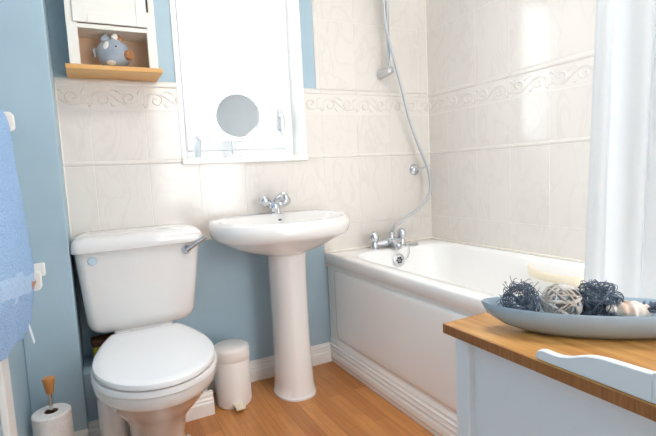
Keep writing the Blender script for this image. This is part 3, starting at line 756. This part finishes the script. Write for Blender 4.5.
def twig_ball(c, r, m, label, loops, wr, wild, seed):
    rg = random.Random(seed); bm = bmesh.new(); c = Vector(c)
    for k in range(loops):
        nrm = Vector((rg.gauss(0, 1), rg.gauss(0, 1), rg.gauss(0, 1))).normalized(); u = nrm.orthogonal().normalized(); w = nrm.cross(u)
        off = rg.uniform(-.55, .55)*r; rr = math.sqrt(r*r-off*off); ph = rg.uniform(0, 6.28); pts = []
        N = 30
        for i in range(N+1):
            a = ph+2*PI*i/N*(1 if not wild else rg.uniform(.98, 1.02)); q = rr*(1+wild*.10*math.sin(3*a+k)+rg.uniform(-1, 1)*.02)
            pts.append(c+nrm*off*(1+.2*math.sin(2*a))+(u*math.cos(a)+w*math.sin(a))*q)
        tube(bm, pts, wr*rg.uniform(.7, 1.25), 5)
    if wild:
        for k in range(int(60*wild)):
            d = Vector((rg.gauss(0, 1), rg.gauss(0, 1), rg.gauss(0, 1)+.35)).normalized(); b = c+d*r*.85; e = Vector((rg.gauss(0, 1), rg.gauss(0, 1), rg.gauss(0, 1))).normalized()
            tube(bm, smooth_path([b, b+d*r*.16+e*r*.15, b+d*r*rg.uniform(.08, .26)+e*r*.42, b+d*r*rg.uniform(-.25, .12)+e*r*.75], 4), wr*.6, 4)
    for k in range(3): ellipsoid(bm, c+Vector((rg.uniform(-1, 1), rg.uniform(-1, 1), -.3))*r*.15, (r*.36, r*.36, r*.30), 10, 8) if wild else None
    return tag(obj('twig_ball', bm, m, angle=180), label, 'decorative ball', 'twig balls in the bowl')
twig_ball((.564, .470, .7680), .0240, 'twigdark', 'dark wispy twig ball at the pointed tip end of the bowl', 20, .0007, 2.2, 11)
twig_ball((.600, .428, .7685), .0265, 'twigpale', 'pale woven twig ball between the two dark balls in the bowl', 25, .0016, 0, 5)
twig_ball((.641, .398, .7680), .0258, 'twigdark', 'dark dense twig ball between the pale ball and the shell', 26, .0008, 3, 23)
# shell
bm = bmesh.new(); sc = Vector((.655, .362, .7625)); N = 70; rings = []
sdir = Vector((.80, -.58, .05)).normalized(); su = Vector((0, 0, 1)); su = (su-sdir*su.dot(sdir)).normalized(); sv = sdir.cross(su)
for i in range(30):
    t = i/29; x = -.026+.058*t; r = .0175*math.sin(PI*min(1, t*1.0))**.7*(1-.35*t)+.0012; r *= 1+.10*math.sin(t*34)*(1-t*.5)
    rings.append([sc+sdir*x+(su*math.cos(2*PI*k/20)*(.85)+sv*math.sin(2*PI*k/20)*1.05)*r*(1+.12*(math.cos(2*PI*k/20-t*3) > .6)) for k in range(20)])
loft(bm, rings)
ellipsoid(bm, sc+sdir*-.022+su*.004, (.012, .008, .006), 14, 8)
tag(obj('sea_shell', bm, 'shell', angle=80), 'white and peach sea shell lying in the bowl', 'shell')
bm = bmesh.new(); rg = random.Random(9); bb = Vector((.672, .350, .771))
for k in range(26):
    d = Vector((.5+rg.gauss(0, .5), -.55+rg.gauss(0, .4), rg.uniform(-.12, .28))); s = bb+Vector((rg.uniform(-.012, .03), rg.uniform(-.028, .012), rg.uniform(-.008, .003)))
    tube(bm, smooth_path([s, s+d*.018+Vector((0, 0, .004)), s+d*.036+Vector((rg.uniform(-.01, .01), 0, rg.uniform(-.006, .006)))], 5), lambda t: .0022*(1-t)+.0005, 6)
tag(obj('dried_twigs', bm, 'twigdark', angle=180), 'dark dried twig spray at the far end of the bowl behind the shell', 'dried twigs')

# ---------------------------------------------------------------- shower curtain
bm = bmesh.new(); nu, nz = 160, 40; G = []; uvl = None
cz0, cz1 = .50, 2.02
for i in range(nu+1):
    t = i/nu; y = .748-.46*t; row = []
    for j in range(nz+1):
        s = j/nz; z = cz0+(cz1-cz0)*s
        fold = .020*math.sin(t*40+.5*s)+.010*math.sin(t*23+2.0-s*1.2)+.006*math.sin(t*71+s)
        fold *= (.75+.35*s)
        yy = y + .012*math.cos(t*40+.5*s) - (1-s)*.018*t + (-.045*(s-.25)*math.exp(-(t/.22)**2)) - .05*s*math.exp(-((t-.24)/.10)**2)
        row.append(bm.verts.new((1.160+fold, yy, z)))
    G.append(row)
uvl = bm.loops.layers.uv.new('UVMap')
for i in range(nu):
    for j in range(nz):
        f = bm.faces.new((G[i][j], G[i+1][j], G[i+1][j+1], G[i][j+1]))
        for lp, (a, b) in zip(f.loops, ((i, j), (i+1, j), (i+1, j+1), (i, j+1))): lp[uvl].uv = (a/nu*.9, b/nz*1.6)
cu = obj('shower_curtain', bm, 'curtain', angle=180)
tag(cu, 'translucent bluish white shower curtain hanging into the near end of the bath', 'shower curtain')
ss = cu.modifiers.new('sol', 'SOLIDIFY'); ss.thickness = .0006

# ---------------------------------------------------------------- things on the window sill
sz = WB+.012; mx_, my_ = .607, 2.10
mir = thing('shaving_mirror', 'round tilted shaving mirror on a slim stand on the window sill', 'mirror', (mx_, my_, sz))
bm = bmesh.new(); lathe(bm, [(.045, 0), (.045, .004), (.038, .008), (.006, .011)], mx_, my_, 28, cz=sz); obj('base', bm, 'chrome', mir)
bm = bmesh.new(); tube(bm, [(mx_, my_, sz+.008), (mx_, my_, sz+.105)], .004, 12); obj('stem', bm, 'chrome', mir)
mc = Vector((mx_+.034, my_-.004, sz+.190)); mdv = Vector((-.25, -1, .065)).normalized()
bm = bmesh.new(); R0 = .101
lathe_dir(bm, [(R0-.006, -.006), (R0, -.004), (R0+.001, .001), (R0-.002, .005), (R0-.004, .0045)], mc, mdv, 48); obj('frame', bm, 'steel', mir)
bm = bmesh.new(); lathe_dir(bm, [(R0-.0045, .004), (R0-.0045, .0056), (R0-.006, .006)], mc, mdv, 48); obj('mirror_glass', bm, 'mirrorglass', mir, smooth=False)
bt_ = thing('toiletry_bottle', 'slim pale blue bottle at the left end of the window sill', 'bottle', (.447, 2.10, sz))
bm = bmesh.new(); lathe(bm, [(.010, 0), (.013, .004), (.014, .03), (.018, .07), (.019, .085), (.012, .09)], .447, 2.10, 20, cz=sz); obj('body', bm, 'aqua', bt_)
bm = bmesh.new(); lathe(bm, [(.008, .089), (.008, .098), (.004, .1)], .452, 2.10, 14, cz=sz); obj('cap', bm, 'steel', bt_)

# ---------------------------------------------------------------- unseen ceiling fill lamp, sky, camera
lampc = Vector((.72, .80, ZC))
cl = thing('ceiling_fill_light', 'unseen round white ceiling light added as fill in the middle of the room', 'ceiling light', lampc)
bm = bmesh.new(); lathe(bm, [(.19, 0), (.19, -.02), (.175, -.03)], lampc.x, lampc.y, 40, cz=ZC); obj('rim', bm, 'paint', cl)
L = bpy.data.lights.new('ceiling_fill_lamp', 'AREA'); L.shape = 'DISK'; L.size = .36; L.energy = 10; L.color = (1, .95, .90)  # unseen lamp, added as soft fill beside the window light
lo = bpy.data.objects.new('ceiling_fill_lamp', L); C.objects.link(lo); lo.location = (lampc.x, lampc.y, ZC-.034)
w = bpy.data.worlds.new('sky'); bpy.context.scene.world = w; w.use_nodes = True
bg = w.node_tree.nodes['Background']; bg.inputs[0].default_value = (.96, .98, 1, 1); bg.inputs[1].default_value = 5.5

Rm = [(0.88498981, -0.46303117, -0.04894044), (-0.08959033, -0.06619571, -0.99377648), (0.45690984, 0.88386666, -0.10006565)]
cam = bpy.data.cameras.new('camera'); co = bpy.data.objects.new('camera', cam); C.objects.link(co)
cam.sensor_fit = 'HORIZONTAL'; cam.sensor_width = 36; cam.lens = 457.9384513*36/656; cam.clip_start = .02
r, d, f = (Vector(v) for v in Rm)
mw = Matrix((( r.x, -d.x, -f.x, 0), (r.y, -d.y, -f.y, 0), (r.z, -d.z, -f.z, .9761334), (0, 0, 0, 1)))
co.matrix_world = mw
sc = bpy.context.scene; sc.camera = co
sc.view_settings.view_transform = 'Standard'; sc.view_settings.look = 'None'; sc.view_settings.gamma = 1; sc.view_settings.use_curve_mapping = False
sc.view_settings.exposure = .25
sc.cycles.max_bounces = 12; sc.cycles.diffuse_bounces = 6; sc.cycles.caustics_reflective = False; sc.cycles.caustics_refractive = False
sc.cycles.sample_clamp_indirect = 6
